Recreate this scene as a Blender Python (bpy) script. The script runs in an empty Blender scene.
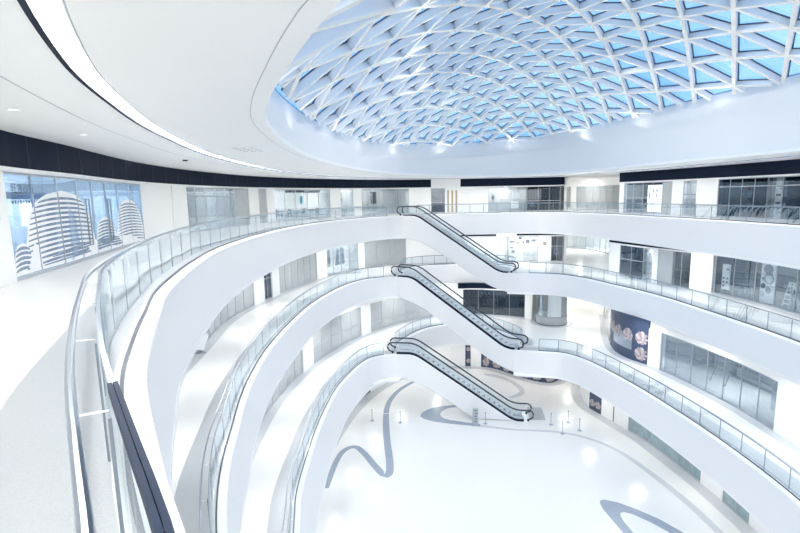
import math
# GEOM
H = 5.15
LV = {4: 0.0, 3: -H, 2: -2*H, 1: -3*H}
class Curve:
    """smooth plan curve through control points, sampled every 0.25 m; the atrium void lies on its right-hand side"""
    def __init__(self, ctrl, step=0.25, s0=0.0):
        c = [ctrl[0]] + list(ctrl) + [ctrl[-1]]
        raw = []
        for i in range(1, len(c)-2):
            p0, p1, p2, p3 = c[i-1], c[i], c[i+1], c[i+2]
            for k in range(24):
                t = k/24
                raw.append(tuple(0.5*((2*p1[j]) + (-p0[j]+p2[j])*t + (2*p0[j]-5*p1[j]+4*p2[j]-p3[j])*t*t + (-p0[j]+3*p1[j]-3*p2[j]+p3[j])*t**3) for j in (0, 1)))
        raw.append(tuple(ctrl[-1]))
        acc = [0.0]
        for a, b in zip(raw, raw[1:]): acc.append(acc[-1]+math.dist(a, b))
        self.L = acc[-1]
        n = max(2, int(self.L/step)+1)
        self.pts = []; k = 0
        for i in range(n+1):
            s = self.L*i/n
            while k < len(acc)-2 and acc[k+1] < s: k += 1
            d = acc[k+1]-acc[k]
            t = 0 if d < 1e-9 else (s-acc[k])/d
            self.pts.append((raw[k][0]+(raw[k+1][0]-raw[k][0])*t, raw[k][1]+(raw[k+1][1]-raw[k][1])*t))
        self.n = n; self.ds = self.L/n; self.s0 = s0; self.L -= s0   # arc length counts from s0 metres along
    def at(self, s, off=0.0):
        f = min(max((s+self.s0)/self.ds, 0), self.n-1e-6); i = int(f); t = f-i
        p, q = self.pts[i], self.pts[i+1]
        x, y = p[0]+(q[0]-p[0])*t, p[1]+(q[1]-p[1])*t
        a, b = self.pts[max(0, i-1)], self.pts[min(self.n, i+2)]
        dx, dy = b[0]-a[0], b[1]-a[1]; l = math.hypot(dx, dy) or 1
        dx /= l; dy /= l
        return (x+dy*off, y-dx*off)
    def tan(self, s):
        a, b = self.at(s-0.15), self.at(s+0.15)
        l = math.dist(a, b) or 1
        return ((b[0]-a[0])/l, (b[1]-a[1])/l)
    def line(self, s0, s1, off=0.0, step=0.5):
        n = max(1, int(math.ceil(abs(s1-s0)/step)))
        return [self.at(s0+(s1-s0)*i/n, off) for i in range(n+1)]
EDGE = {   # open edges of the floors (void on the right): left = near to far, right = far to near
 'L4L': [(2.7,-1.9),(1.1,-.65),(.1,.3),(-.45,1.0),(-1.0,1.78),(-1.5,2.52),(-1.85,3.03),(-2.35,3.85),(-2.73,4.48),(-3.18,5.32),(-3.91,6.95),(-4.32,7.95),(-5.15,10.0),(-6.0,13.0),(-6.45,14.9),(-7.0,17.6),(-7.35,20.4),(-7.55,24.2),(-7.5,28.8),(-7.1,33),(-6.2,37.2),(-4.6,41.4),(-3.0,44.1),(-1.7,45.8),(-.7,46.75),(.4,47.1)],
 'L4R': [(1.03,48.46),(2.6,49.4),(6,49.8),(10.5,49.9),(14,49.6),(16.3,48.2),(17.4,45.6),(18.4,42),(19.25,38),(19.9,34),(20.35,30.6),(20.65,27.6),(20.75,24.5),(20.5,20),(19.5,15),(17,8),(12,1),(7,-2.2)],
 'L3L': [(2,-.5),(.6,1.6),(-1.2,4.2),(-2.8,6.7),(-4.0,9.3),(-4.8,11.7),(-5.35,14.2),(-5.8,16.4),(-6.15,18.8),(-6.4,22),(-6.4,26),(-6.1,30.8),(-5.5,34.5),(-4.6,38),(-3.4,40.4),(-1.9,41.6),(-.24,41.9)],
 'L3B': [(.35,43.2),(.1,45),(.7,47),(2.4,48.4),(5,48.9),(8,48.8),(10.3,47.8),(11.1,46),(10.35,44.15)],
 'L3R': [(9.7,42.8),(10.9,42.45),(12.3,42.2),(13.9,41.5),(15.4,39.4),(16.5,36),(17.3,33.6),(17.8,31.2),(18.1,28),(18.3,25.4),(18.4,23),(18.4,21),(18.2,18),(17.5,13),(15.5,7),(12,1.5)],
 'L2L': [(2.5,-1.5),(0,2),(-1.8,5.5),(-3.2,10.5),(-4.1,16.1),(-4.5,18.6),(-4.62,22),(-4.62,24.5),(-4.5,27.1),(-4.15,30.2),(-3.25,33.6),(-2.5,35.2),(-1.6,35.9),(-.4,36.1)],
 'L2B': [(.3,37.4),(-.4,38.6),(1.2,42.0),(3.0,43.9),(5.1,44.6),(7.4,44.0),(9.2,41.6),(10.0,39.2),(9.7,37.9)],
 'L2R': [(8.9,36.6),(9.9,36.3),(11.4,36),(12.6,35.5),(13.6,34),(14.4,31.2),(15,28.2),(15.4,25.2),(15.65,22),(15.7,19.6),(15.6,17.5),(15.2,14),(14,9),(11.5,4),(8,0)],
}
WALL = {   # lines of the shop fronts, same direction
 'W4L': [(-5.6,.5),(-6.9,4),(-8.1,7.5),(-9.2,10.9),(-9.6,12.3),(-10.15,14.9),(-10.8,17.4),(-11.7,21.4),(-12.2,26),(-12.1,31),(-11.2,37),(-9,42.5),(-6,47),(-2.5,50.4),(1.5,52.2),(6,52.6),(12,52.6),(17.9,52.5)],
 'W4R': [(20.2,44.2),(21.6,39.8),(22.5,35.6),(23.1,32),(23.5,29),(23.7,26),(23.6,21),(22.8,15),(21,9)],
 'W3L': [(-8.2,5),(-8.9,10),(-9.2,15),(-9.4,19),(-9.75,22.8),(-10.2,26.6),(-10.1,29.7),(-9.7,31.8),(-9,35),(-7.3,41),(-5.5,45),(-2.8,48.4),(1,50),(6,50.2),(11,50),(17,49.5)],
 'W3R': [(18.3,41.4),(19.4,37.5),(20.6,34.6),(21.5,32.6),(22,31),(22.35,29),(22.4,26),(22.3,21),(21,14)],
 'W2L': [(-7.2,5),(-7.4,14),(-7.6,20),(-7.8,24.5),(-7.7,28),(-7.1,32),(-6.2,35.3),(-4.9,38.5),(-3,42),(0,45.3),(3.5,47.6),(7.1,48.2),(10,47.4),(12.4,46.3)],
 'W2R': [(20.5,47),(19,43.2),(17.3,38.6),(16.6,35.8),(16.8,34),(17.5,32.6),(17.9,31.2),(18.3,29.5),(18.8,26),(18.85,22.8),(18.6,18),(17.5,12)],
 'W1L': [(-6,12),(-6.1,14),(-6.2,20),(-6,27),(-5.1,34),(-3.4,39.7),(-1.2,43.5),(1.5,46),(4.5,47.2),(8.1,46.9),(9.6,46),(11,44.4),(12.4,42.9),(13.7,42.4),(14.8,43.3),(15,45),(14.2,48)],
 'W1R': [(17,43),(15.6,40),(15.2,37.4),(15.7,35.6),(16.5,33.2),(17,31.7),(17.35,29.6),(17.6,27.8),(17.85,26),(17.95,24),(18,22),(17.8,18),(17,12)],
}
RAIL = Curve([(2.2,-2.3),(.9,-.9),(-.1,.35),(-.62,1.13),(-1.03,1.7),(-1.63,2.54),(-2.2,3.4),(-2.8,4.36),(-3.4,5.36),(-3.99,6.4),(-4.7,8.05),(-5.35,9.8),(-5.95,11.6),(-6.4,13.2),(-6.85,15),(-7.4,17.7),(-7.7,20.4),(-7.85,24.2),(-7.78,28.8),(-7.35,33.1),(-6.4,37.4),(-4.75,41.6),(-2.4,45.2),(-.9,46.3)])
EDGE = {k: Curve(v) for k, v in EDGE.items()}
WALL = {k: Curve(v, s0={'W3L': 4.25, 'W2L': 2.73, 'W1L': 2.0}.get(k, 0.0)) for k, v in WALL.items()}
# ENDGEOM
import bpy, random
from mathutils import Vector, Matrix
from mathutils.geometry import tessellate_polygon
random.seed(7)
SC = bpy.context.scene
COL = SC.collection
# ------------------------------------------------------------------ materials
def mat(name, color, rough=.5, metal=0.0, spec=.5, noise=None, emit=None):
    m = bpy.data.materials.new(name); m.use_nodes = True
    nt = m.node_tree; b = nt.nodes['Principled BSDF']
    b.inputs['Base Color'].default_value = (*color, 1); b.inputs['Roughness'].default_value = rough
    b.inputs['Metallic'].default_value = metal; b.inputs['Specular IOR Level'].default_value = spec
    if noise:
        sc, amt = noise
        t = nt.nodes.new('ShaderNodeTexNoise'); t.inputs['Scale'].default_value = sc; t.inputs['Detail'].default_value = 4
        g = nt.nodes.new('ShaderNodeTexCoord'); nt.links.new(g.outputs['Object'], t.inputs['Vector'])
        r = nt.nodes.new('ShaderNodeMix'); r.data_type = 'RGBA'
        r.inputs[6].default_value = (*[c*(1-amt) for c in color], 1); r.inputs[7].default_value = (*[min(1, c*(1+amt)) for c in color], 1)
        nt.links.new(t.outputs['Fac'], r.inputs[0]); nt.links.new(r.outputs[2], b.inputs['Base Color'])
    if emit:
        b.inputs['Emission Color'].default_value = (*emit[0], 1); b.inputs['Emission Strength'].default_value = emit[1]
    return m
def glassmat(name, tint, refl=.10, rough=.02, noise=None):
    m = bpy.data.materials.new(name); m.use_nodes = True
    nt = m.node_tree; nt.nodes.clear()
    o = nt.nodes.new('ShaderNodeOutputMaterial'); tr = nt.nodes.new('ShaderNodeBsdfTransparent'); gl = nt.nodes.new('ShaderNodeBsdfGlossy')
    mx = nt.nodes.new('ShaderNodeMixShader'); lw = nt.nodes.new('ShaderNodeLayerWeight'); mr = nt.nodes.new('ShaderNodeMapRange')
    lw.inputs['Blend'].default_value = .35
    tr.inputs['Color'].default_value = (*tint, 1); gl.inputs['Roughness'].default_value = rough; gl.inputs['Color'].default_value = (.9,.95,1,1)
    mr.inputs['To Min'].default_value = refl*.35; mr.inputs['To Max'].default_value = min(.85, refl*4)
    nt.links.new(lw.outputs['Fresnel'], mr.inputs['Value']); nt.links.new(mr.outputs[0], mx.inputs[0])
    nt.links.new(tr.outputs[0], mx.inputs[1]); nt.links.new(gl.outputs[0], mx.inputs[2]); nt.links.new(mx.outputs[0], o.inputs[0])
    if noise:
        t = nt.nodes.new('ShaderNodeTexNoise'); t.inputs['Scale'].default_value = noise[0]; t.inputs['Detail'].default_value = 3
        g = nt.nodes.new('ShaderNodeTexCoord'); nt.links.new(g.outputs['Object'], t.inputs['Vector'])
        r = nt.nodes.new('ShaderNodeMix'); r.data_type = 'RGBA'; r.inputs[6].default_value = (*tint, 1); r.inputs[7].default_value = (*noise[1], 1)
        rm = nt.nodes.new('ShaderNodeMapRange'); rm.inputs['From Min'].default_value = .38; rm.inputs['From Max'].default_value = .62
        nt.links.new(t.outputs['Fac'], rm.inputs['Value']); nt.links.new(rm.outputs[0], r.inputs[0]); nt.links.new(r.outputs[2], tr.inputs['Color'])
    return m
M = dict(
 floor = mat('polished_white_stone', (.78,.78,.765), .20, noise=(.6,.015)),
 band = mat('grey_stone_border', (.40,.425,.445), .38, noise=(60,.16)),
 inlay = mat('slate_blue_stone', (.30,.35,.42), .25, noise=(8,.08)),
 inlay2 = mat('pale_grey_stone', (.55,.57,.59), .25, noise=(8,.05)),
 fascia = mat('white_paint_satin', (.84,.842,.85), .32, noise=(.25,.012)),
 lip = mat('white_edge_trim', (.88,.89,.90), .3),
 ceil = mat('white_plaster', (.93,.93,.92), .6),
 wall = mat('white_panel', (.88,.885,.88), .3),
 dark = mat('navy_metal_band', (.006,.013,.032), .6, spec=.12, noise=(1.5,.25)),
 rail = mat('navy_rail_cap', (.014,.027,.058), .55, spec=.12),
 darkline = mat('dark_channel', (.03,.045,.075), .35),
 white_metal = mat('white_metal', (.85,.86,.87), .35),
 steel = mat('brushed_steel', (.40,.45,.52), .28, metal=1.0),
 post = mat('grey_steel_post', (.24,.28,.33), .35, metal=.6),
 rubber = mat('black_rubber', (.02,.028,.045), .3),
 film = mat('grey_film_panel', (.43,.46,.475), .18, noise=(1.2,.12)),
 gfilm = mat('teal_grey_film', (.30,.40,.44), .2, noise=(3,.3)),
 shop = mat('shop_interior_paint', (.44,.46,.48), .6),
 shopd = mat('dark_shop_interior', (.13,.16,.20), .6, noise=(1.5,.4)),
 frame = mat('window_frame_metal', (.45,.48,.52), .35, metal=.5),
 gold = mat('warm_wood_slat', (.42,.36,.24), .5),
 black = mat('black_paint', (.02,.024,.035), .45),
 navy = mat('navy_print', (.05,.075,.14), .4),
 greyp = mat('mid_grey_paint', (.32,.36,.42), .5),
 teal = mat('teal_print', (.02,.45,.58), .5),
 bluep = mat('bright_blue_print', (.10,.38,.80), .5),
 red = mat('red_print', (.65,.10,.12), .5),
 paper = mat('white_print', (.86,.87,.88), .5),
 rose = mat('rose_petal_print', (.52,.475,.485), .5, noise=(9,.3)),
 brick = mat('dusky_pink_panel', (.36,.29,.31), .6),
 step = mat('escalator_step_metal', (.60,.61,.62), .4, metal=.2),
 lamp = mat('lit_diffuser', (.9,.9,.9), .5, emit=((1,.97,.93), 18.0)),
 sign = mat('lit_white_sign', (.9,.9,.9), .5, emit=((.95,.97,1), 1.6)),
 spot = mat('lit_downlight', (.9,.9,.9), .5, emit=((1,.98,.94), 1.2)),
 bal = glassmat('balustrade_glass', (.945,.967,.975), .07),
 clear = glassmat('shop_window_glass', (.90,.93,.945), .13),
 blue = glassmat('blue_tinted_glass', (.66,.77,.88), .13),
 smoke = glassmat('dark_tinted_glass', (.47,.55,.63), .16),
 sky = glassmat('blue_roof_glass', (.105,.255,.50), .03, noise=(.09, (.19,.36,.59))),
)
# ------------------------------------------------------------------ mesh helpers
class MB:
    def __init__(s): s.v = []; s.f = []; s.mi = []
    def add(s, vs, fs, mi=0):
        o = len(s.v); s.v += [tuple(v) for v in vs]; s.f += [tuple(i+o for i in f) for f in fs]; s.mi += [mi]*len(fs)
    def box(s, c, d, rz=0.0, mi=0, ry=0.0, rx=0.0):
        m = Matrix.Rotation(rz, 3, 'Z') @ Matrix.Rotation(ry, 3, 'Y') @ Matrix.Rotation(rx, 3, 'X')
        vs = [Vector(c) + m @ Vector((x*d[0]/2, y*d[1]/2, z*d[2]/2)) for x in (-1,1) for y in (-1,1) for z in (-1,1)]
        s.add(vs, [(0,1,3,2),(4,6,7,5),(0,4,5,1),(2,3,7,6),(0,2,6,4),(1,5,7,3)], mi)
    def bar(s, a, b, w, h, up=(0,0,1), mi=0):
        a, b, up = Vector(a), Vector(b), Vector(up); d = (b-a).normalized()
        x = d.cross(up).normalized(); y = x.cross(d)
        vs = [p + x*(i*w/2) + y*(j*h/2) for p in (a, b) for (i, j) in ((-1,-1),(1,-1),(1,1),(-1,1))]
        s.add(vs, [(3,2,1,0),(4,5,6,7),(0,1,5,4),(1,2,6,5),(2,3,7,6),(3,0,4,7)], mi)
    def loft(s, rings, closed=True, cap=True, mi=0):
        n = len(rings[0]); vs = [p for r in rings for p in r]; fs = []
        for i in range(len(rings)-1):
            for j in range(n if closed else n-1):
                k = (j+1) % n
                fs.append((i*n+j, i*n+k, (i+1)*n+k, (i+1)*n+j))
        if cap and closed: fs += [tuple(range(n))[::-1], tuple((len(rings)-1)*n+j for j in range(n))]
        s.add(vs, fs, mi)
    def tube(s, path, r, n=8, closed=False, mi=0):
        P = [Vector(p) for p in path]; rings = []
        for i, p in enumerate(P):
            t = (P[min(i+1, len(P)-1)] - P[max(i-1, 0)]).normalized()
            up = Vector((0,0,1)) if abs(t.z) < .95 else Vector((1,0,0))
            x = t.cross(up).normalized(); y = x.cross(t)
            rings.append([p + x*(r*math.cos(2*math.pi*k/n)) + y*(r*math.sin(2*math.pi*k/n)) for k in range(n)])
        s.loft(rings, True, True, mi)
    def cyl(s, c, r, h, n=24, mi=0, r2=None):
        r2 = r if r2 is None else r2
        s.loft([[(c[0]+q*math.cos(2*math.pi*k/n), c[1]+q*math.sin(2*math.pi*k/n), z) for k in range(n)] for q, z in ((r, c[2]), (r2, c[2]+h))], True, True, mi)
    def sweep(s, cur, s0, s1, prof, step=.5, mi=0, ease=(0, 0)):
        """closed profile of (offset towards the void, z) swept along a plan curve; ease = length over which offsets die out at either end"""
        n = max(1, int(math.ceil((s1-s0)/step)))
        def k(i):
            d0, d1 = (s1-s0)*i/n, (s1-s0)*(n-i)/n
            q = min(d0/ease[0] if ease[0] else 1, d1/ease[1] if ease[1] else 1, 1); return q*q*(3-2*q)
        s.loft([[(*cur.at(s0+(s1-s0)*i/n, o*k(i) if o > 0 else o), z) for (o, z) in prof] for i in range(n+1)], True, True, mi)
    def rect(s, cur, s0, s1, o0, o1, z0, z1, step=.5, mi=0):
        s.sweep(cur, s0, s1, [(o0,z0),(o1,z0),(o1,z1),(o0,z1)], step, mi)
    def poly(s, loops, z0, z1, mi=0):
        """flat slab from an outline with holes"""
        L = [[Vector((p[0], p[1], 0)) for p in l] for l in loops]
        flat = [p for l in L for p in l]; n = len(flat)
        tris = tessellate_polygon(L)
        vs = [(p.x, p.y, z1) for p in flat] + [(p.x, p.y, z0) for p in flat]
        fs = []
        for t in tris:
            a, b, c = (flat[i] for i in t)
            if (b-a).cross(c-a).z < 0: t = t[::-1]
            fs.append(tuple(t)); fs.append(tuple(i+n for i in t[::-1]))
        o = 0
        for l in L:
            for i in range(len(l)):
                j = (i+1) % len(l); fs.append((o+i, o+j, o+j+n, o+i+n))
            o += len(l)
        s.add(vs, fs, mi)
    def build(s, name, m, parent=None, smooth=False, loc=None):
        me = bpy.data.meshes.new(name)
        base = Vector((0,0,0))
        if parent is not None: base = parent.matrix_world.translation if False else Vector(parent.get('_o', (0,0,0)))
        elif loc is not None: base = Vector(loc)
        me.from_pydata([tuple(Vector(v)-base) for v in s.v], [], s.f)
        ms = m if isinstance(m, (list, tuple)) else [m]
        for q in ms: me.materials.append(q)
        if len(ms) > 1: me.polygons.foreach_set('material_index', s.mi)
        me.update()
        import bmesh
        bm = bmesh.new(); bm.from_mesh(me); bmesh.ops.recalc_face_normals(bm, faces=bm.faces); bm.to_mesh(me); bm.free()
        if smooth:
            me.polygons.foreach_set('use_smooth', [True]*len(me.polygons))
            try: me.set_sharp_from_angle(angle=math.radians(35))
            except Exception: pass
        o = bpy.data.objects.new(name, me); COL.objects.link(o)
        if parent is not None:
            o.parent = parent; o['_o'] = tuple(parent.get('_o', (0,0,0)))
        else:
            o.location = base; o['_o'] = tuple(base)
        return o
def tag(o, label=None, cat=None, group=None, kind=None):
    if label: o['label'] = label
    if cat: o['category'] = cat
    if group: o['group'] = group
    if kind: o['kind'] = kind
    return o
def thing(name, loc, label, cat, group=None, kind=None):
    o = bpy.data.objects.new(name, None); o.empty_display_size = .2; o.location = loc; COL.objects.link(o); o['_o'] = tuple(loc)
    return tag(o, label, cat, group, kind)
def struct(name, mb, m, label, cat, smooth=False):
    return tag(mb.build(name, m, None, smooth), label, cat, None, 'structure')
def text_mesh(body, size, m, parent, name, origin, right, up, depth=.004):
    cu = bpy.data.curves.new(name, 'FONT'); cu.body = body; cu.size = size; cu.extrude = depth
    t = bpy.data.objects.new(name+'_source', cu); COL.objects.link(t)
    bpy.context.view_layer.update()
    me = bpy.data.meshes.new_from_object(t.evaluated_get(bpy.context.evaluated_depsgraph_get()))
    bpy.data.objects.remove(t); bpy.data.curves.remove(cu)
    R, U = Vector(right).normalized(), Vector(up).normalized(); N = R.cross(U); b = Vector(parent['_o'])
    for v in me.vertices: v.co = Vector(origin) + R*v.co.x + U*v.co.y + N*v.co.z - b
    me.materials.clear(); me.materials.append(m)
    o = bpy.data.objects.new(name, me); COL.objects.link(o); o.parent = parent; o['_o'] = parent['_o']
    return o
# ------------------------------------------------------------------ floors, edges, soffits
def cl(c, off=0.0, step=.6): return c.line(0, c.L, off, step)
E = EDGE; W = WALL
VOID = {4: [E['L4L'], E['L4R']], 3: [E['L3L'], E['L3B'], E['L3R']], 2: [E['L2L'], E['L2B'], E['L2R']]}
OUT = [(-22,-8),(36,-8),(36,72),(-22,72)]
THICK = {4: 2.2, 3: 1.9, 2: 2.0}
PUSH = {'L4L':.30,'L4R':.38,'L3L':.40,'L3B':.3,'L3R':.22,'L2L':.72,'L2B':.3,'L2R':.46}
b = MB(); b.poly([OUT], LV[1]-.3, LV[1]); floor = struct('floor', b, M['floor'], 'polished white stone floor of the lowest hall with slate swirls', 'floor')
nm = {4: 'uppermost', 3: 'second highest', 2: 'third highest'}
FL = {1: floor}
for l in (4,3,2):
    b = MB(); hole = [p for c in VOID[l] for p in cl(c)]
    b.poly([OUT, hole], LV[l]-.12, LV[l])
    FL[l] = struct('floor', b, M['floor'], 'polished white floor of the %s gallery around the open void' % nm[l], 'floor')
    b = MB(); h2 = [p for k, c in E.items() if k[1] == str(l) for p in cl(c, PUSH[k]-.02)]
    t = THICK[l]; b.poly([OUT, h2], LV[l]-t-.0, LV[l]-t+.12)
    struct('ceiling', b, M['ceil'], 'white soffit under the %s gallery floor' % nm[l], 'ceiling')
ti = 0
side = {'L': 'left', 'B': 'back', 'R': 'right'}
for k, c in E.items():
    l = int(k[1]); z = LV[l]; t = THICK[l]; p = PUSH[k]; ti += 1
    b = MB()
    prof = [(-.02,z-.05),(.10,z-.06),(.20,z-.10),(.225,z-.20),(p-.03,z-t+.12),(p-.01,z-t+.04),(p-.08,z-t),(-.02,z-t)]
    ez = (0 if k[2] == 'L' else 4, 0 if k[2] == 'R' else 4)
    b.sweep(c, 0, c.L, prof, .45, 0, ez)
    o = struct('trim_%d' % ti, b, M['fascia'], 'smooth white curved fascia ribbon edging the %s gallery on the %s side' % (nm[l], side[k[2]]), 'fascia', True)
    b = MB(); b.sweep(c, 0, c.L, [(0,z-.05),(.0,z+.003),(.16,z-.02),(.205,z-.05),(.215,z-.10),(.2,z-.12)], .45, 0, ez); b.build('edge_lip', M['lip'], o, True)
    b = MB(); b.rect(c, 0, c.L, -1.0, -.12, z-.01, z+.004, .45); b.build('stone_border', M['band'], FL[l])
for k in ('W3L','W3R','W2L','W2R','W1L','W1R','W4R'):
    c = W[k]; l = int(k[1]); b = MB(); b.rect(c, -c.s0, c.L, .0, .55 if l > 1 else .8, LV[l]-.01, LV[l]+.004, .5); b.build('stone_border', M['inlay2'], FL[l])
# swirls set into the hall floor (plan outlines in metres)
def inlay(name, outline, m):
    b = MB(); b.poly([outline], LV[1]-.02, LV[1]+.006); return b.build(name, m, floor)
def ribbon(name, ctrl, w, m):
    c = Curve(ctrl, .3); ws = w if isinstance(w, (list, tuple)) else (w, w)
    a = []; d = []
    for i in range(c.n+1):
        f = i/c.n*(len(ws)-1); j = min(int(f), len(ws)-2); q = ws[j]+(ws[j+1]-ws[j])*(f-j)
        a.append(c.at(i*c.ds, q/2)); d.append(c.at(i*c.ds, -q/2))
    return inlay(name, a+d[::-1], m)
ribbon('swirl_inlay', [(-4.72,26.73),(-4.48,29.59),(-4.12,31.0),(-3.40,31.5),(-2.71,30.65),(-1.87,29.02),(-1.25,27.95),(-0.95,28.1),(-0.92,29.4),(-1.17,32.36),(-1.33,35.48),(-1.30,37.63),(-1.00,39.40),(-0.26,41.31),(0.92,43.02),(1.90,43.84)], (.34,.42,.5,.5,.42,.42), M['inlay'])
ribbon('swirl_inlay', [(5.71,34.30),(8.18,33.56),(10.90,33.16),(12.55,32.49),(13.76,31.5),(14.54,30.3),(14.95,29.2),(15.4,27.4),(15.8,25.46),(16.02,23.6),(16.08,21.89),(16.06,20.0)], (.34,.22,.22,.3,.42,.44,.44), M['inlay2'])
inlay('swirl_inlay', [(1.37,36.06),(1.55,36.6),(1.86,37.01),(2.4,37.45),(3.00,37.73),(4.27,37.96),(4.78,37.90),(4.66,37.56),(3.90,37.45),(3.5,37.2),(3.2,36.85),(3.0,36.4),(3.02,35.95),(3.25,35.55),(3.67,35.28),(4.78,34.85),(5.87,34.47),(5.81,34.12),(3.60,34.66),(2.48,35.02),(1.65,35.55)], M['inlay'])
inlay('swirl_inlay', [(8.03,44.96),(8.94,44.65),(9.70,44.09),(10.57,42.54),(10.85,41.7),(10.92,41.01),(10.78,40.13),(10.27,39.51),(9.24,39.14),(9.20,39.35),(10.03,39.95),(10.46,40.58),(10.38,41.37),(10.05,42.69),(9.31,43.59),(7.96,44.57)], M['inlay2'])
inlay('swirl_inlay', [(11.04,24.88),(11.15,25.06),(11.40,25.12),(12.03,24.85),(12.78,24.25),(13.59,23.40),(14.26,22.35),(14.6,21.2),(14.1,21.2),(13.70,22.17),(13.03,23.14),(12.39,23.84),(12.01,24.02),(11.76,23.95),(11.66,23.6),(11.64,23.22),(11.72,22.4),(11.89,21.04),(11.44,21.52),(11.23,22.24),(11.08,23.39),(10.97,24.35)], M['inlay'])
# ------------------------------------------------------------------ upper ceiling, light slot, roof light
OC = Curve([(5.5,.6),(2.6,1.2),(.6,2.7),(-.35,4.3),(-.72,5.0),(-1.35,6.45),(-2.3,8.9),(-3.0,11.4),(-3.55,15.5),(-3.75,19.5),(-3.6,23.5),(-3.0,28.5),(-1.7,34.3),(.2,39.2),(3.2,43.5),(6.5,46.0),(10,47),(13,45.6),(15,42),(16,37.5),(16.7,33),(17.4,28.8),(18.2,25),(18.5,21),(18,16.5),(16.5,12),(13.8,7),(9.8,2.6),(5.5,.6)])
ocl = cl(OC, 0, .6)[:-1]
SL = Curve([(12,-5.2),(7,-5.6),(3.2,-3.8),(.9,-1.6),(-1.0,1.0),(-2.2,2.7),(-3.12,4.25),(-3.93,5.85),(-4.45,7.05),(-5.05,8.75),(-5.75,10.95),(-6.35,13.4),(-7.3,18.2),(-7.75,24),(-7.7,28.8),(-7.3,33.2),(-6.3,37.8),(-4.4,42),(-1.6,46),(2.2,48.9),(6,49.8),(10.5,49.9),(14,49.6),(16.5,48.2),(17.8,45.6),(18.7,42),(19.5,38),(20.1,34),(20.6,30.6),(20.9,27.6),(21,24.5),(20.8,20),(19.8,15),(17.8,7.8),(15.6,0),(12,-5.2)])
sl = lambda o: cl(SL, o, .6)[:-1]
ZC = 3.6
b = MB(); b.poly([OUT, sl(0)], ZC, ZC+.15); c_out = struct('ceiling', b, M['ceil'], 'outer white ceiling ring above the uppermost shops', 'ceiling')
b = MB(); b.poly([sl(.30), ocl], ZC, ZC+.15); c_in = struct('ceiling', b, M['ceil'], 'broad white ceiling ring around the blue glass roof', 'ceiling')
def seam(off, w, parent, cur=SL, s0=0, s1=None, z=ZC, m='frame'):
    b = MB(); b.rect(cur, s0, cur.L if s1 is None else s1, off-w/2, off+w/2, z-.004, z+.01, .5); b.build('ceiling_seam', M[m], parent)
seam(-.92, .02, c_out); seam(.325, .012, c_in); seam(-.28, .014, c_in, OC)
for s, o in ((14.0,-1.9),(18.0,-2.2),(22.5,-1.7)): pass
lt = thing('ceiling_light', (*SL.at(20,.18), ZC), 'long curved strip light glowing in the white ceiling', 'light')
b = MB(); b.rect(SL, 0, SL.L, .05, .30, ZC+.05, ZC+.08); b.build('diffuser', M['lamp'], lt)
b = MB(); b.rect(SL, 0, SL.L, -.015, .05, ZC-.012, ZC+.10); b.build('side_rail', M['dark'], lt)
def rim(x, y):
    z = 4.75 + .075*x + .02*y
    d = max(0.0, 14-y); return max(ZC+.12, z - d*.2*max(0, min(1, (9-x)/9)))
OCX, OCY = 7.3, 25.0
def at_rho(i, rho, grow=0.0):
    x, y = ocl[i]; return (OCX+(x-OCX)*rho, OCY+(y-OCY)*rho)
rooft = thing('roof_light', (OCX, OCY, ZC), 'big blue glass dome roof light on a white triangular lattice', 'roof')
b = MB(); rings = []
for prof in range(7):
    ring = []
    for i in range(len(ocl)):
        a, c = ocl[i-1], ocl[(i+1) % len(ocl)]; dx, dy = c[0]-a[0], c[1]-a[1]; L = math.hypot(dx, dy); nx, ny = -dy/L, dx/L   # outward (left of a clockwise loop)
        x, y = ocl[i]; zr = rim(x, y)
        o, z = [(-.0, ZC), (.05, ZC+.03), (.08, ZC+.10), (.08, max(ZC+.12, zr-.75)), (.26, max(ZC+.14, zr-.72)), (.26, zr), (.30, zr+.62)][prof]
        ring.append((x+nx*o, y+ny*o, z))
    rings.append(ring)
b.loft(rings, True, False); kerb = b.build('kerb_wall', M['fascia'], rooft, True)
RISE = 4.0
rad = [(math.atan2(y-OCY, x-OCX), math.hypot(x-OCX, y-OCY)) for x, y in ocl]
rad.sort()
def rho_at(x, y):
    a = math.atan2(y-OCY, x-OCX); r = math.hypot(x-OCX, y-OCY)
    lo = 0; n = len(rad)
    import bisect
    k = bisect.bisect(rad, (a, 0)); p, q = rad[(k-1) % n], rad[k % n]
    d = (q[0]-p[0]) % (2*math.pi); t = ((a-p[0]) % (2*math.pi))/d if d > 1e-9 else 0
    return r/(p[1]+(q[1]-p[1])*t)
def dome_z(x, y):
    q = rho_at(x, y); return rim(x, y) + RISE*(1-min(1.0, q)**2) + .55
def dome_n(x, y):
    e = .15; return Vector((-(dome_z(x+e,y)-dome_z(x-e,y))/(2*e), -(dome_z(x,y+e)-dome_z(x,y-e))/(2*e), 1)).normalized()
b = MB(); rings = []
for r in [1.03]+[1-.05*k for k in range(20)]:
    rings.append([(OCX+(x-OCX)*r, OCY+(y-OCY)*r, dome_z(OCX+(x-OCX)*min(r,1), OCY+(y-OCY)*min(r,1))) for x, y in ocl])
b.loft(rings, True, False); k = len(b.v); b.v.append((OCX, OCY, dome_z(OCX+.01, OCY))); n = len(ocl)
b.f += [(k-n+i, k-n+(i+1) % n, k) for i in range(n)]; b.mi += [0]*n
b.build('glazing', M['sky'], rooft, True)
PITCH = 1.95; az = math.radians(36)
e1 = Vector((math.sin(az), math.cos(az))); e2 = Vector((math.sin(az+math.pi/3), math.cos(az+math.pi/3))); A = PITCH/math.sin(math.pi/3)
web, flg, cap = MB(), MB(), MB()
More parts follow.
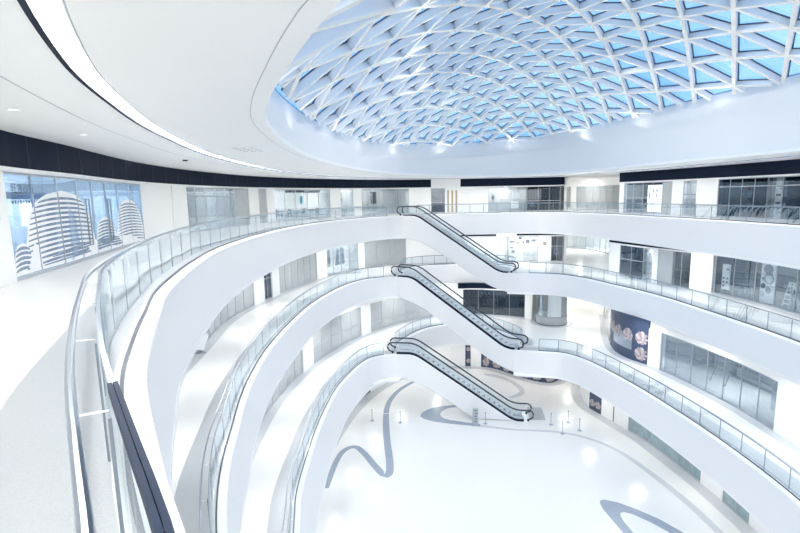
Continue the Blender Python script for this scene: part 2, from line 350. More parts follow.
def strut(p, q):
    ip, iq = rho_at(*p) < 1.0, rho_at(*q) < 1.0
    if not ip and not iq: return
    if ip != iq:
        a, c = (p, q) if ip else (q, p); lo, hi = 0.0, 1.0
        for _ in range(18):
            m = (lo+hi)/2
            if rho_at(a[0]+(c[0]-a[0])*m, a[1]+(c[1]-a[1])*m) < 1.0: lo = m
            else: hi = m
        p, q = a, (a[0]+(c[0]-a[0])*lo, a[1]+(c[1]-a[1])*lo)
        if math.dist(p, q) < .05: return
    P, Q = Vector((*p, dome_z(*p))), Vector((*q, dome_z(*q))); N = (dome_n(*p)+dome_n(*q)).normalized()
    web.bar(P-N*.18, Q-N*.18, .12, .25, N); flg.bar(P-N*.32, Q-N*.32, .17, .04, N); cap.bar(P-N*.035, Q-N*.035, .22, .04, N)
for i in range(-40, 41):
    for j in range(-40, 41):
        p = Vector((OCX, OCY)) + e1*(A*i) + e2*(A*j)
        if math.dist(p, (OCX, OCY)) > 30: continue
        for d in (e1, e2, e2-e1): strut((p.x, p.y), tuple(p+d*A))
web.build('lattice_web', M['fascia'], rooft); flg.build('lattice_flange', mat('cream_white_paint', (.90,.88,.84), .4), rooft); cap.build('glazing_bar', M['navy'], rooft)
# ------------------------------------------------------------------ glass balustrades
def balustrade(key, s0, s1, label, spacing=1.42, tube_out=-.10, near=None):
    inset = 0 if near else -.10; e = E[key]; c = RAIL if near else e; z = LV[int(key[1])]; hh = 1.03 if near else .97
    root = thing('glass_balustrade', (*c.at((s0+s1)/2), z), label, 'balustrade')
    n = max(1, round((s1-s0)/spacing)); d = (s1-s0)/n
    b = MB(); b.rect(e, s0, s1, -.035, .0, z-.01, z+.05, .4); b.build('base_channel', M['darkline'], root)
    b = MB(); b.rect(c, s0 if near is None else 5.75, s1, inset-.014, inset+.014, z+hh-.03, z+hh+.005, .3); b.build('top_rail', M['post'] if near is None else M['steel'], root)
    if near:
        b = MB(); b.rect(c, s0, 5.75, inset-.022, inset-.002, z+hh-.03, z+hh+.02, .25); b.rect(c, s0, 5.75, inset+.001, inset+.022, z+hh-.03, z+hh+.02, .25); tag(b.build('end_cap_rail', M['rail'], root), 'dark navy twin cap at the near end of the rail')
    path = [(*p, z+hh-.07) for p in c.line(s0, s1, inset-.17, .3)]
    b = MB(); b.tube(path, .025 if near else .02, 10); b.build('handrail', M['steel'], root, True)
    for i in range(n):
        a0, a1 = s0+i*d, s0+(i+1)*d
        b = MB(); b.rect(c, a0+.02, a1-.02, inset-.006, inset+.006, z+.004, z+hh-.03, .36); b.build('glass_panel', M['bal'], root)
    for i in range(n+1):
        a = s0+i*d; x, y = c.at(a, inset-.03); tx, ty = c.tan(a)
        b = MB(); b.box((x, y, z+.45), (.05, .016, .9), math.atan2(ty, tx))
        b.build('post', M['post'], root); b = MB(); q = c.at(a, inset-.17); b.bar((x, y, z+hh-.10), (*q, z+hh-.09), .008, .008); b.build('rail_bracket', M['white_metal'], root)
    return root
balustrade('L4L', 0, RAIL.L-.3, 'nearest glass balustrade with fat steel handrail curving along the top left gallery', near=True)
balustrade('L4R', 1.0, 46, 'glass balustrade on the far and right edge of the top gallery')
balustrade('L3L', 0, E['L3L'].L-1.2, 'glass balustrade along the left edge one floor below the top gallery')
balustrade('L3B', 1.0, E['L3B'].L-.8, 'glass balustrade round the back of the void behind the highest escalator', 1.3)
balustrade('L3R', 1.9, 39, 'glass balustrade on the right edge one floor below the top gallery')
balustrade('L2L', 0, E['L2L'].L-1.0, 'glass balustrade along the left edge of the lowest raised gallery')
balustrade('L2B', 1.3, E['L2B'].L-.3, 'curved glass balustrade behind the lowest escalator head', 1.3)
balustrade('L2R', 1.9, 36, 'glass balustrade on the right edge of the lowest raised gallery')
# ------------------------------------------------------------------ escalators
def escalator(T, B, lt, lb, d0, d1, label):
    T, B = Vector((*T, LV[lt])), Vector((*B, LV[lb])); v = B-T; L = math.hypot(v.x, v.y); u = Vector((v.x/L, v.y/L, 0)); w = Vector((-u.y, u.x, 0))
    rise = T.z-B.z; fl0, fl1 = 1.4, .75
    def zr(d):
        t = (d-fl0)/(L-fl0-fl1); return max(0, min(1, t))*rise
    def z(d):   # rounded walking line, height below the top
        return T.z - sum(zr(d+e*.12) for e in range(-4, 5))/9
    def p(d, o, h): return T*1.0 + u*d + w*o + Vector((0, 0, z(d)+h-T.z))
    root = thing('escalator', tuple(T), label, 'escalator')
    WD = 1.5; N = 56; fl = LV[1]+.01
    b = MB(); rings = []
    for i in range(N+1):
        d = L*i/N; dep = d0+(d1-d0)*i/N; q0, q1 = p(d, 0, -.02), p(d, WD, -.02)
        zb = sum(T.z-zr(d+e*.3) for e in range(-6, 7))/13-dep   # softer sweep below than above
        zb = max(zb, fl)
        if zb > q0.z-.05: zb = q0.z-.05
        m = min(.12, (q0.z-zb)*.3)
        rings.append([q0, (q0.x, q0.y, zb+m), (q0.x+w.x*m, q0.y+w.y*m, zb), (q1.x-w.x*m, q1.y-w.y*m, zb), (q1.x, q1.y, zb+m), q1])
    b.loft(rings); b.build('truss_cladding', M['fascia'], root, True)
    for o, nme in ((.02, 0), (WD-.24, 1)):
        b = MB(); b.loft([[p(L*i/N, o, -.02), p(L*i/N, o+.22, -.02), p(L*i/N, o+.22, .10), p(L*i/N, o, .06)] for i in range(N+1)]); b.build('outer_deck', M['dark'] if not nme else M['white_metal'], root)
        g = o+.11
        b = MB(); b.loft([[p(d, g-.006, .08), p(d, g+.006, .08), p(d, g+.006, .84), p(d, g-.006, .84)] for d in [-.25+(L+.5)*i/60 for i in range(61)]]); b.build('glass_side', M['bal'], root)
        path = []
        a0, a1 = -.35, L+.35
        for k in range(9):
            a = -math.pi/2 - math.pi*k/8; q = p(a0, g, .51); path.append(q + u*(.36*math.cos(a)) + Vector((0,0,.36*math.sin(a))))
        path += [p(a0+(a1-a0)*k/70, g, .87) for k in range(1, 70)]
        for k in range(9):
            a = math.pi/2 - math.pi*k/8; q = p(a1, g, .51); path.append(q + u*(.36*math.cos(a)) + Vector((0,0,.36*math.sin(a))))
        b = MB(); b.tube(path, .06, 8); b.build('handrail', M['rubber'], root, True)
        b = MB(); gi = g+.13 if not nme else g-.13
        b.loft([[p(L*i/N, gi-.01, -.02), p(L*i/N, gi+.01, -.02), p(L*i/N, gi+.01, .26), p(L*i/N, gi-.01, .26)] for i in range(N+1)]); b.build('skirt', M['white_metal'], root)
        for a in (a0+.02, a1-.02):
            b = MB(); q = p(a, g, .1); b.bar(q-Vector((0,0,.12)), q+Vector((0,0,.08)), .10, .14, tuple(u)); b.build('newel_base', M['dark'], root)
    dd = fl0-.5; k = 0
    while dd < L-fl1+.3:
        q = p(dd+.2, WD/2, 0); zt = z(dd+.22)
        b = MB(); b.box((q.x, q.y, zt-.11), (.40, .82, .22), math.atan2(u.y, u.x))
        for g_ in range(3): b.box((q.x+u.x*(-.12+.12*g_), q.y+u.y*(-.12+.12*g_), zt+.004), (.05, .80, .008), math.atan2(u.y, u.x), 1)
        b.build('step', [M['step'], M['darkline']], root); dd += .40
    for a, e in ((-.1, fl0-.5), (L-fl1+.3, L+.1)):
        q = p((a+e)/2, WD/2, .0); b = MB(); b.box((q.x, q.y, z((a+e)/2)+.004), (e-a, .9, .03), math.atan2(u.y, u.x)); b.build('comb_plate', M['steel'], root)
    return root
escalator((.4,47.1), (9.7,42.8), 4, 3, 2.2, 1.9, 'highest escalator, glass sided with single dark handrail line, descending to the right')
escalator((-.24,41.9), (8.9,36.6), 3, 2, 1.95, 2.0, 'middle escalator of three stacked runs, dark stripes along its side')
escalator((-.4,36.1), (9.3,34.75), 2, 1, 2.0, 2.0, 'lowest escalator landing on the hall floor beside the slate swirl')
# ------------------------------------------------------------------ shop fronts
TOPZ = 2.66; BAND = 2.76
CEILZ = {4: 3.6, 3: 5.15-2.2, 2: 5.15-1.9, 1: 5.15-2.0}
wn = [0]; wc = [0]
def mid(c, s0, s1, o=0): return c.at((s0+s1)/2, o)
def panel(k, s0, s1, label, m='wall', proud=.05, z1=None, seams=()):
    c = W[k]; z = LV[int(k[1])]; b = MB(); b.rect(c, s0, s1, -.3, proud, z, z+(z1 or TOPZ+.02), .5)
    o = struct('wall_panel', b, M[m], label, 'wall')
    for s in seams:
        b = MB(); b.rect(c, s-.008, s+.008, proud, proud+.004, z+.05, z+TOPZ-.02); b.build('joint', M['frame'], o)
    return o
def window(k, s0, s1, label, m='clear', pane=1.25, transom=None, room=None, depth=4.0, doors=(), top=None):
    c = W[k]; z = LV[int(k[1])]; wn[0] += 1; top = top or TOPZ
    r = thing('window_%d' % wn[0], (*mid(c, s0, s1), z), label, 'shop window', kind='structure')
    n = max(1, round((s1-s0)/pane)); d = (s1-s0)/n
    for i in range(n):
        b = MB(); b.rect(c, s0+i*d+.012, s0+(i+1)*d-.012, -.012, .0, z+.08, z+top-.05, .4); b.build('pane', M[m], r)
    for i in range(n+1):
        a = s0+i*d; x, y = c.at(a, -.005); tx, ty = c.tan(a)
        b = MB(); b.box((x, y, z+top/2), (.028 if 0 < i < n else .06, .06, top), math.atan2(ty, tx)); b.build('mullion', M['frame'], r)
    b = MB(); b.rect(c, s0, s1, -.05, .03, z, z+.08); b.build('sill', M['frame'], r)
    b = MB(); b.rect(c, s0, s1, -.05, .03, z+top-.06, z+top); b.build('head_rail', M['frame'], r)
    if transom:
        b = MB(); b.rect(c, s0, s1, -.03, .02, z+transom-.03, z+transom+.03); b.build('transom', M['frame'], r)
    for a in doors:
        x, y = c.at(a, .07); b = MB(); b.tube([(*c.at(a,.0), z+.45), (x, y, z+.45), (x, y, z+2.0), (*c.at(a,.0), z+2.0)], .022, 8); b.build('door_handle', M['post'], r, True)
    if room:
        h = CEILZ[int(k[1])]-.01
        b = MB(); b.rect(c, s0, s1, -depth-.1, -depth, z+.005, z+h, .6)
        for a in (s0, s1): 
            p0, p1 = c.at(a, -.32), c.at(a, -depth); b.bar((*p0, z+h/2), (*p1, z+h/2), .08, h-.01, (0,0,1))
        struct('wall_shop', b, M[room], 'inner wall behind the ' + label, 'wall')
        if room == 'shopd':
            b = MB(); b.rect(c, s0, s1, -depth, -.3, z-.005, z+.006, .6); b.build('shop_floor', M['shopd'], r)
    return r
def band(k, s0, s1, label, seams=True):
    c = W[k]; z = LV[int(k[1])]; h = CEILZ[int(k[1])]
    wc[0] += 1
    b = MB(); b.rect(c, s0, s1, -.3, .16, z+BAND, z+h-.002, .5); o = struct('trim_%d' % (20+wc[0]), b, M['dark'], label, 'sign band')
    b = MB(); b.rect(c, s0, s1, -.3, .20, z+TOPZ, z+BAND, .5); b.build('white_trim', M['white_metal'], o)
    if seams and h-BAND > .5:
        a = s0+1.6
        while a < s1:
            b = MB(); b.rect(c, a-.01, a+.01, .16, .164, z+BAND+.01, z+h-.02); b.build('joint', M['black'], o); a += 1.6
    return o
def header(k, s0, s1, label):
    c = W[k]; z = LV[int(k[1])]; b = MB(); b.rect(c, s0, s1, -.3, .06, z+TOPZ, z+CEILZ[int(k[1])]-.002); return struct('wall_header', b, M['wall'], label, 'wall')
# top gallery, left
band('W4L', 0, 60.19, 'long dark navy band above the top left shop fronts')
header('W4L', 60.19, 63.4, 'white wall above the recess on the far top gallery')
band('W4L', 63.4, W['W4L'].L, 'dark navy band above the far centre top shop', False)
panel('W4L', 0, 11.73, 'white wall panel left of the tower printed window with a small sign', 'wall')
mural = window('W4L', 11.73, 22.67, 'blue shop window printed with rounded banded towers', 'blue', 1.37, room='wall', doors=(16.35,16.65,18.5,18.8))
panel('W4L', 22.67, 26.43, 'white wall panel right of the tower printed window', 'wall')
panel('W4L', 26.43, 28.24, 'white column between the tower window and the next shop', 'wall', .12)
window('W4L', 28.24, 35.0, 'clear shop window with grey displays on the top left', 'clear', 1.35, 2.1, 'shop')
panel('W4L', 35.0, 36.9, 'grey white panel beside the grey display shop on the top left', 'film', .02)
panel('W4L', 36.9, 38.29, 'wider white column left of a slim grey panel on the top left', 'wall', .12)
panel('W4L', 38.29, 39.38, 'slim grey panel between two white columns on the top left', 'film', .0)
panel('W4L', 39.38, 40.45, 'narrow white column left of the bright cafe window', 'wall', .12)
window('W4L', 40.45, 47.95, 'bright cafe window with tables and a teal print', 'clear', 1.5, None, 'wall', 5.0)
panel('W4L', 47.95, 49.27, 'white column right of the bright cafe window', 'wall', .12)
window('W4L', 49.27, 51.0, 'narrow window with a dark dotted poster', 'clear', .9, None, 'wall', 2.0)
panel('W4L', 51.0, 52.03, 'white column left of the grey shop by the highest escalator', 'wall', .12)
window('W4L', 52.03, 57.76, 'grey shop window with black wall art behind the highest escalator head', 'clear', 1.45, None, 'shop')
panel('W4L', 57.76, 60.19, 'white wall panel behind the highest escalator head', 'wall', .05)
rec = window('W4L', 60.19, 61.72, 'small dark recess with shelving right of the highest escalator head', 'clear', 1.5, 1.1, 'shopd', 1.6)
slot = panel('W4L', 61.72, 63.4, 'white wall with three tall wood coloured slots', 'wall', .05)
for q in (61.95, 62.4, 62.85):
    b = MB(); b.rect(W['W4L'], q, q+.2, .05, .06, .05, 2.4); b.build('wood_slot', M['gold'], slot)
panel('W4L', 63.4, 66.4, 'blank white wall panel at the far end of the top gallery', 'wall')
window('W4L', 66.4, 70.62, 'left half of the far centre top shop with white boards', 'clear', 1.4, 1.1, 'shop')
window('W4L', 70.62, W['W4L'].L-.4, 'darker right half of the far centre top shop', 'smoke', 1.25, 1.1, 'shopd')
# top gallery, right
band('W4R', .0, 36, 'dark navy band above the top right shop fronts', False)
panel('W4R', 0, .5, 'white end column of the top right shops', 'wall', .1)
window('W4R', .5, 4.67, 'top right shop window with a lit white poster', 'clear', 1.05, 1.35, 'shopd')
panel('W4R', 4.67, 5.72, 'pale grey panel beside the lit poster shop on the top right', 'film', .0)
panel('W4R', 5.72, 6.84, 'white wall panel between pale grey panel and slim window top right', 'wall')
window('W4R', 6.84, 8.21, 'slim window with white bars between white panels top right', 'clear', .7, 1.6, 'shop', 2.5)
panel('W4R', 8.21, 10.1, 'broad white column left of the dark top right shop', 'wall', .1)
window('W4R', 10.1, 13.96, 'dark top right shop window with a red and white notice', 'smoke', 1.0, 2.1, 'shopd')
window('W4R', 13.96, 15.01, 'window over the tall picture board on the top right', 'clear', 1.05, 2.1, 'shop', 1.2)
window('W4R', 15.01, 24, 'dark glass shop front at the top right frame edge', 'smoke', 1.2, 2.1, 'shopd')
# corridor ends beyond the far and right shops
def block(p, q, z0, z1, th, m, name, label, cat):
    b = MB(); b.bar((p[0], p[1], (z0+z1)/2), (q[0], q[1], (z0+z1)/2), th, z1-z0); return struct(name, b, M[m], label, cat)
for l in (4, 3, 2):
    z = LV[l]; h = CEILZ[l]-.01
    block((14, 66), (35, 66), z, z+h, .3, 'wall', 'wall_back', 'white end wall of the %s corridor' % nm[l], 'wall')
for l, p, q in ((4, (18.1,52.6), (21,65.8)), (3, (17.2,49.6), (20.6,65.8))):
    block(p, q, LV[l], LV[l]+CEILZ[l]-.01, .3, 'wall', 'wall_corridor', 'white side wall along the %s corridor' % nm[l], 'wall')
WALL['C4'] = W['C4'] = Curve([(18.4,64.5),(22,62.5),(24,58),(24.3,52),(22.6,47.6),(20.3,44.4)])
window('C4', .2, 4.4, 'grey panel shop front at the end of the top corridor', 'film', 1.1)
panel('C4', 4.4, 5.2, 'white column in the top corridor', 'wall', .1)
window('C4', 5.2, 12, 'long grey glazed shop front in the top corridor', 'film', 1.3, 2.2)
window('C4', 12, W['C4'].L-.3, 'grey glazed shop front nearest the atrium in the top corridor', 'film', 1.3, 2.2)
header('C4', 0, W['C4'].L, 'white wall above the top corridor shop fronts')
WALL['C3'] = W['C3'] = Curve([(19.5,64.5),(23,61),(24,55),(22.5,49),(20,44.6),(18.4,41.6)])
window('C3', 3, 12, 'pale glazed shop front in the corridor below the top gallery', 'clear', 1.4, None, 'wall', 2.0)
panel('C3', 12, W['C3'].L-.2, 'white wall where the middle corridor meets the atrium', 'wall')
header('C3', 0, W['C3'].L, 'white wall above the middle corridor shop fronts')
# gallery below, left
for k, a, e, lab in (('W3L', -4.25, 50.5, 'white wall strip above the left shops one floor down'), ('W2L', -2.7, 46.3, 'white wall strip above the left shops two floors down'), ('W1L', -2, 39.3, 'white wall strip above the curved hall wall'), ('W1R', 0, 6.3, 'white strip above the rounded right hall wall'), ('W1R', 7.76, 31, 'white strip above the right hall glass'), ('W2R', 0, 9.55, 'white strip above the grey rounded wall two floors down'), ('W2R', 15.28, 36, 'white strip above the long low window')):
    header(k, a, e, lab)
window('W3L', 0, 22.24, 'grey panelled shop front under the top left gallery', 'film', 1.25)
panel('W3L', 22.24, 23.64, 'broad white column left of the slim dark doorway', 'wall', .12)
window('W3L', 23.64, 24.84, 'slim dark glass doorway between white columns', 'smoke', .6, 1.5, 'shopd', 2)
panel('W3L', 24.84, 25.89, 'white column right of the slim dark doorway', 'wall', .12)
window('W3L', 25.89, 32.31, 'curved grey panelled window one floor below the cafe', 'film', 1.05)
panel('W3L', 32.31, 34.06, 'white column beside the shop with hanging clothes', 'wall', .12)
window('W3L', 34.06, 39.06, 'bright shop window with dark hanging clothes', 'clear', 1.25, None, 'wall', 3)
panel('W3L', 39.06, 39.9, 'white column right of the hanging clothes shop', 'wall', .1)
window('W3L', 39.9, 44.78, 'grey panelled window left of the middle escalator head', 'film', 1.6)
panel('W3L', 44.78, 53.11, 'plain white far wall behind the highest escalator', 'wall')
band('W3L', 50.6, 54.3, 'dark band left of the lit sign one floor down', False)
lit = thing('sign_panel', (*mid(W['W3L'], 54.3, 56.3), LV[3]+BAND), 'lit white sign panel set in the dark band', 'sign')
b = MB(); b.rect(W['W3L'], 54.3, 56.3, -.2, .17, LV[3]+BAND, LV[3]+CEILZ[3]-.004); b.build('light_box', M['sign'], lit)
band('W3L', 56.3, W['W3L'].L, 'dark band right of the lit sign one floor down', False)
window('W3L', 53.11, 55.5, 'pale window beside the foot of the highest escalator', 'clear', 1.2, None, 'wall', 2.5)
window('W3L', 55.5, 58.59, 'window filled with small dark pictures on white', 'clear', 1.05, None, 'wall', 2.0)
emb = panel('W3L', 58.59, 59.91, 'white panel with a small round emblem', 'wall')
b = MB(); x, y = mid(W['W3L'], 58.59, 59.91, .06); b.box((x, y, LV[3]+1.9), (.34, .02, .34), .0); b.box((x, y-.012, LV[3]+1.95), (.2,.02,.2), 0, 1); b.build('emblem', [M['greyp'], M['gold']], emb)
window('W3L', 59.91, W['W3L'].L-.1, 'dark window with a white board at the far corner', 'smoke', .75, 1.6, 'shopd', 2.5)
# gallery below, right
band('W3R', 0, 28, 'thin dark band above the right shops one floor down', False)
window('W3R', 1.24, 3.81, 'dark glazed shop at the rounded corner one floor down', 'smoke', 1.2, 1.5, 'shopd')
panel('W3R', 0, 1.24, 'white end column of the right shops one floor down', 'wall', .1)
window('W3R', 3.81, 4.77, 'small pale window beside the rounded corner shop', 'clear', .5, 1.6, 'wall', 1.5)
panel('W3R', 4.77, 5.21, 'thin white column beside the small pale window', 'wall', .1)
panel('W3R', 5.21, 6.39, 'pale grey wall panel one floor down on the right', 'film', .02)
window('W3R', 6.39, 7.87, 'dark opening with a pale box inside one floor down', 'clear', .75, None, 'shopd', 3.5)
panel('W3R', 7.87, 9.45, 'broad white column between dark shops one floor down', 'wall', .1)
window('W3R', 9.45, 20, 'long dark window with tables and a step ladder', 'clear', 1.5, None, 'shopd', 4.5)
# third gallery, left
window('W2L', 5, 24.77, 'grey panelled shop front low on the left two floors down', 'film', 1.3)
panel('W2L', 24.77, 26.44, 'white column low on the left with two tiny sockets', 'wall', .12)
window('W2L', 26.44, 34.21, 'curved grey panelled window two floors down', 'film', 1.5, 1.2)
panel('W2L', 34.21, 35.51, 'white column beside the head of the lowest escalator', 'wall', .12)
window('W2L', 35.51, 43.61, 'grey panelled window behind the middle escalator', 'film', 1.6, .8)
sl2 = panel('W2L', 43.61, 46.84, 'white wall with slim dark slots behind the middle escalator', 'wall')
for q in (44.6, 44.95, 45.3, 45.65):
    b = MB(); b.rect(W['W2L'], q, q+.12, .05, .06, LV[2]+.3, LV[2]+1.9); b.build('slot', M['greyp'], sl2)
band('W2L', 46.3, W['W2L'].L, 'dark sign band over the shop behind the middle escalator', False)
wd = window('W2L', 46.84, W['W2L'].L-.1, 'dark shop window with a row of pale letters', 'smoke', 1.5, None, 'shopd', 3.0)
b = MB()
for i, s in enumerate((47.6,47.95,48.3,48.75,49.1,49.45,50.3,50.6,50.9,51.2)):
    x, y = W['W2L'].at(s, -.25); zz = LV[2]+2.25
    for dx, dz, sx, sz in ((-.07,0,.03,.2),(.07,0,.03,.2),(0,.09,.17,.03),(0,-.02 if i % 2 else -.09,.17,.03)):
        if (i*3+int(dx*100)) % 4 != 3: b.box((x+dx, y, zz+dz), (sx, .03, sz))
b.build('lettering', M['paper'], wd)
b = MB(); b.rect(W['W2L'], 50.9, 53, -.5, -.2, LV[2]+.01, LV[2]+.75); b.build('counter_front', M['brick'], wd)
# third gallery, right
panel('W2R', 0, 8.28, 'rounded grey white end wall of the right shops two floors down', 'film', .02)
def rose_panel(k, s0, s1, label, rows, pitch=1.15, r=.5, mirror=None):
    c = W[k]; z = LV[int(k[1])]; h = CEILZ[int(k[1])]-.11; s0 += .03; s1 -= .03
    t = thing('rose_mural', (*mid(c, s0, s1), z), label, 'mural')
    b = MB(); b.rect(c, s0, s1, -.3, .06, z, z+h+.1, .35); b.build('backing', M['navy'], t)
    if mirror:
        b = MB(); b.rect(c, mirror[0], mirror[1], .06, .07, z+.75, z+1.9, .35); b.build('mirror', M['steel'], t)
    n = max(1, round((s1-s0)/pitch)); d = (s1-s0)/n
    for i in range(n):
        for j in range(rows):
            s = s0+(i+.5)*d + random.uniform(-.06,.06); zz = z+.62+j*1.22 + random.uniform(-.05,.05)
            if mirror and mirror[0]-.3 < s < mirror[1]+.3 and .6 < zz-z < 1.7: continue
            b = MB(); rr = min(r, d*.47)
            tx, ty = c.tan(s); nx, ny = ty, -tx; cx, cy = c.at(s, .06)
            def pt(a, q, o): return (cx+tx*q*math.cos(a)+nx*o, cy+ty*q*math.cos(a)+ny*o, zz+q*math.sin(a))
            for ring, (q, m, o) in enumerate(((1.0,9,.012),(.72,7,.035),(.45,5,.055),(.2,3,.07))):
                for e in range(m):
                    a0 = 2*math.pi*(e+.3*ring)/m; vs = [pt(a0, q*rr*.25, o)]
                    for g in range(7):
                        a = a0+(g/6-.5)*2*math.pi/m*1.05; vs.append(pt(a, q*rr*(1-.13*abs(g/3-1)**2), o+.012*math.sin(g)))
                    b.add(vs, [(0, g, g+1) for g in range(1, 7)], (ring+e) % 2)
            b.build('rose', [M['rose'], M['brick']], t)
    return t
rose_panel('W2R', 9.6, 15.23, 'tall rose mural with a mirror on the rounded right corner', 2, 1.15, .5, (11.4,13.9))
panel('W2R', 8.28, 9.6, 'grey wall curving to the tall rose mural', 'film', .04)
panel('W2R', 15.23, 16.27, 'white column between the rose mural and the long grey window', 'wall', .12)
window('W2R', 16.27, 25.15, 'long see through shop window low on the right', 'clear', 1.25, None, 'greyp', 4.5)
panel('W2R', 25.15, 34, 'white wall low at the right frame edge', 'wall')
# hall level
panel('W1L', -2, 24.5, 'white hall wall under the left galleries', 'wall')
window('W1L', 24.5, 27.31, 'dark glass panel of the hall under the lowest left gallery', 'smoke', 1.2, None, 'shopd', 2)
panel('W1L', 27.31, 39.36, 'curved white hall wall behind the lowest escalator', 'wall')
rose_panel('W1L', 39.38, 39.93, 'narrow strip of rose mural left of a white hall column', 2, .6, .5)
panel('W1L', 39.96, 40.97, 'white hall column between two pieces of rose mural', 'wall', .12)
rose_panel('W1L', 40.97, 51.2, 'long dark rose mural wrapping the rounded hall wall', 2, 1.12, .52)
panel('W1L', 51.2, 54.5, 'grey hall wall turning away behind the long rose mural', 'film', .03)
panel('W1R', 0, 6.34, 'white rounded hall wall on the right', 'wall', .04)
rose_panel('W1R', 6.34, 7.72, 'small rose mural on the rounded end of the right hall wall', 2, .7, .5)
hp = panel('W1R', 7.72, 10.48, 'white hall panel between the small rose mural and teal glass', 'wall')
b = MB(); b.rect(W['W1R'], 9.0, 9.08, .05, .06, LV[1]+.05, LV[1]+2.4); b.build('slot', M['black'], hp)
window('W1R', 10.48, 17.16, 'long teal grey glass strip along the hall on the right', 'gfilm', .95)
panel('W1R', 17.16, 18.93, 'white hall panel between two teal glass strips', 'wall')
window('W1R', 18.93, 20.9, 'short teal grey glass strip low on the right', 'gfilm', 1.0)
panel('W1R', 20.9, 31, 'white hall wall at the lower right frame edge', 'wall')
# ------------------------------------------------------------------ printed towers on the blue window
c = W['W4L']
def tower(s, hw, h, bands, name, bow):
    b = MB()
    def width(z): return hw*(1.0 if z < h*.35 else math.sqrt(max(0, 1-((z-h*.35)/(h*.65))**2.6)))*(1+.18*max(0, 1-z/(h*.5)))
    def q(u, z, o): return (*c.at(s+u, o), z)
    zs = [.1+(h-.1)*i/20 for i in range(21)]
    vs = [q(k*width(z), z, .004) for z in zs for k in (-1,-.5,0,.5,1)]
    b.add(vs, [(i*5+j, i*5+j+1, i*5+j+6, i*5+j+5) for i in range(20) for j in range(4)], 0)
    for i in range(bands):
        z0 = .18+(h*.9-.18)*i/bands; th = (h*.9)/bands*.48
        a = []
        for j in range(15):
            k = -.96+1.92*j/14; w0 = width(z0+th*.5); lift = bow*(1-k*k)
            a += [q(k*w0, z0+lift, .008), q(k*w0, z0+lift+th*(.35+.65*(1-abs(k)**3)), .008)]
        for j in range(14):
            b.add([a[2*j], a[2*j+2], a[2*j+3], a[2*j+1]], [(0,1,2,3)], 1 + (j % 3 == 2))
    b.build(name, [M['paper'], mat('tower_window_print', (.14,.21,.32), .4), mat('tower_window_print_light', (.24,.32,.44), .4)], mural)
tower(17.6, 4.3, .60, 4, 'printed_podium', .05)
tower(14.75, 2.15, 2.25, 13, 'printed_tower', .10)
tower(18.3, 1.0, 1.35, 9, 'printed_tower', .06)
tower(21.1, 1.45, 2.0, 13, 'printed_tower', .08)
tower(12.3, .45, .9, 5, 'printed_tower', .05)
tx, ty = c.tan(12.6)
x, y = c.at(12.0, .05); text_mesh('旺领商街', .27, M['navy'], mural, 'lettering', (x, y, 2.17), (tx, ty, 0), (0,0,1))
b = MB()
for i in range(9):
    x, y = c.at(12.1+i*.13, .012); b.box((x, y, 1.93), (.05 if i % 3 else .08, .006, .10 if i % 2 else .07), math.atan2(ty, tx))
b.build('small_lettering', M['navy'], mural)
b = MB(); b.rect(c, 14.2, 22.6, -3.2, -3.15, 2.05, 2.3); b.build('inner_header', M['navy'], mural)
for i, s in enumerate((12.9, 15.9, 19.2, 20.3)):  # glowing panels standing in for bright window reflections behind the glass
    b = MB(); b.rect(c, s, s+1.1, -3.1, -3.08, 1.05, 1.95); b.build('lit_board', M['sign'], mural)
ws = thing('wall_sign', (*c.at(11.15, .05), 1.45), 'small square black sign on the white wall at the left frame edge', 'sign')
tx, ty = c.tan(11.15); r_ = math.atan2(ty, tx); x, y = c.at(11.15, .056)
b = MB(); b.box((x, y, 1.62), (.2,.012,.2), r_); b.build('plate', M['black'], ws)
x, y = c.at(11.15, .066); b = MB(); b.box((x, y, 1.62), (.13,.01,.13), r_); b.build('face', M['paper'], ws)
b = MB(); x, y = c.at(11.15, .074); b.box((x, y, 1.62), (.03,.008,.09), r_); b.build('mark', M['black'], ws)
# ------------------------------------------------------------------ things in the shops and the hall
def inshop(k, s, depth):
    c = W[k]; x, y = c.at(s, -depth); tx, ty = c.tan(s); return x, y, LV[int(k[1])]+.008, math.atan2(ty, tx)
def local(t, rz):
    cx, cy, cz = t['_o']
    def f(x, y, z): return (cx+x*math.cos(rz)-y*math.sin(rz), cy+x*math.sin(rz)+y*math.cos(rz), cz+z)
    return f
def shelf(k, s, d, w, h, label, m='white_metal', group=None):
    x, y, z, r = inshop(k, s, d); t = thing('display_shelf', (x,y,z), label, 'shelf', group); f = local(t, r)
    for sx in (-1,1):
        b = MB(); b.box(f(sx*(w/2-.02), 0, h/2), (.04,.35,h), r); b.build('side_panel', M[m], t)
    for i in range(4):
        b = MB(); b.box(f(0, 0, .05+(h-.1)*i/3), (w-.08,.35,.03), r); b.build('shelf_board', M[m], t)
    return t
def board(k, s, d, w, h, z0, label, m='paper', prints=(), name='poster_board', cat='poster', stand=False):
    x, y, z, r = inshop(k, s, d); t = thing(name, (x,y,z+z0), label, cat); f = local(t, r)
    b = MB(); b.box(f(0,0,h/2), (w,.04,h), r); b.build('panel', M[m], t)
    for (px, pz, pw, ph, pm) in prints:
        b = MB(); b.box(f(px*w, -.026, pz*h), (pw*w,.012,ph*h), r); b.build('print', M[pm], t)
    if stand:
        for sx in (-1,1):
            b = MB(); b.box(f(sx*w*.42, .0, -z0/2 if z0 else .02), (.04,.3,max(z0,.04)), r); b.build('foot', M['greyp'], t)
    return t
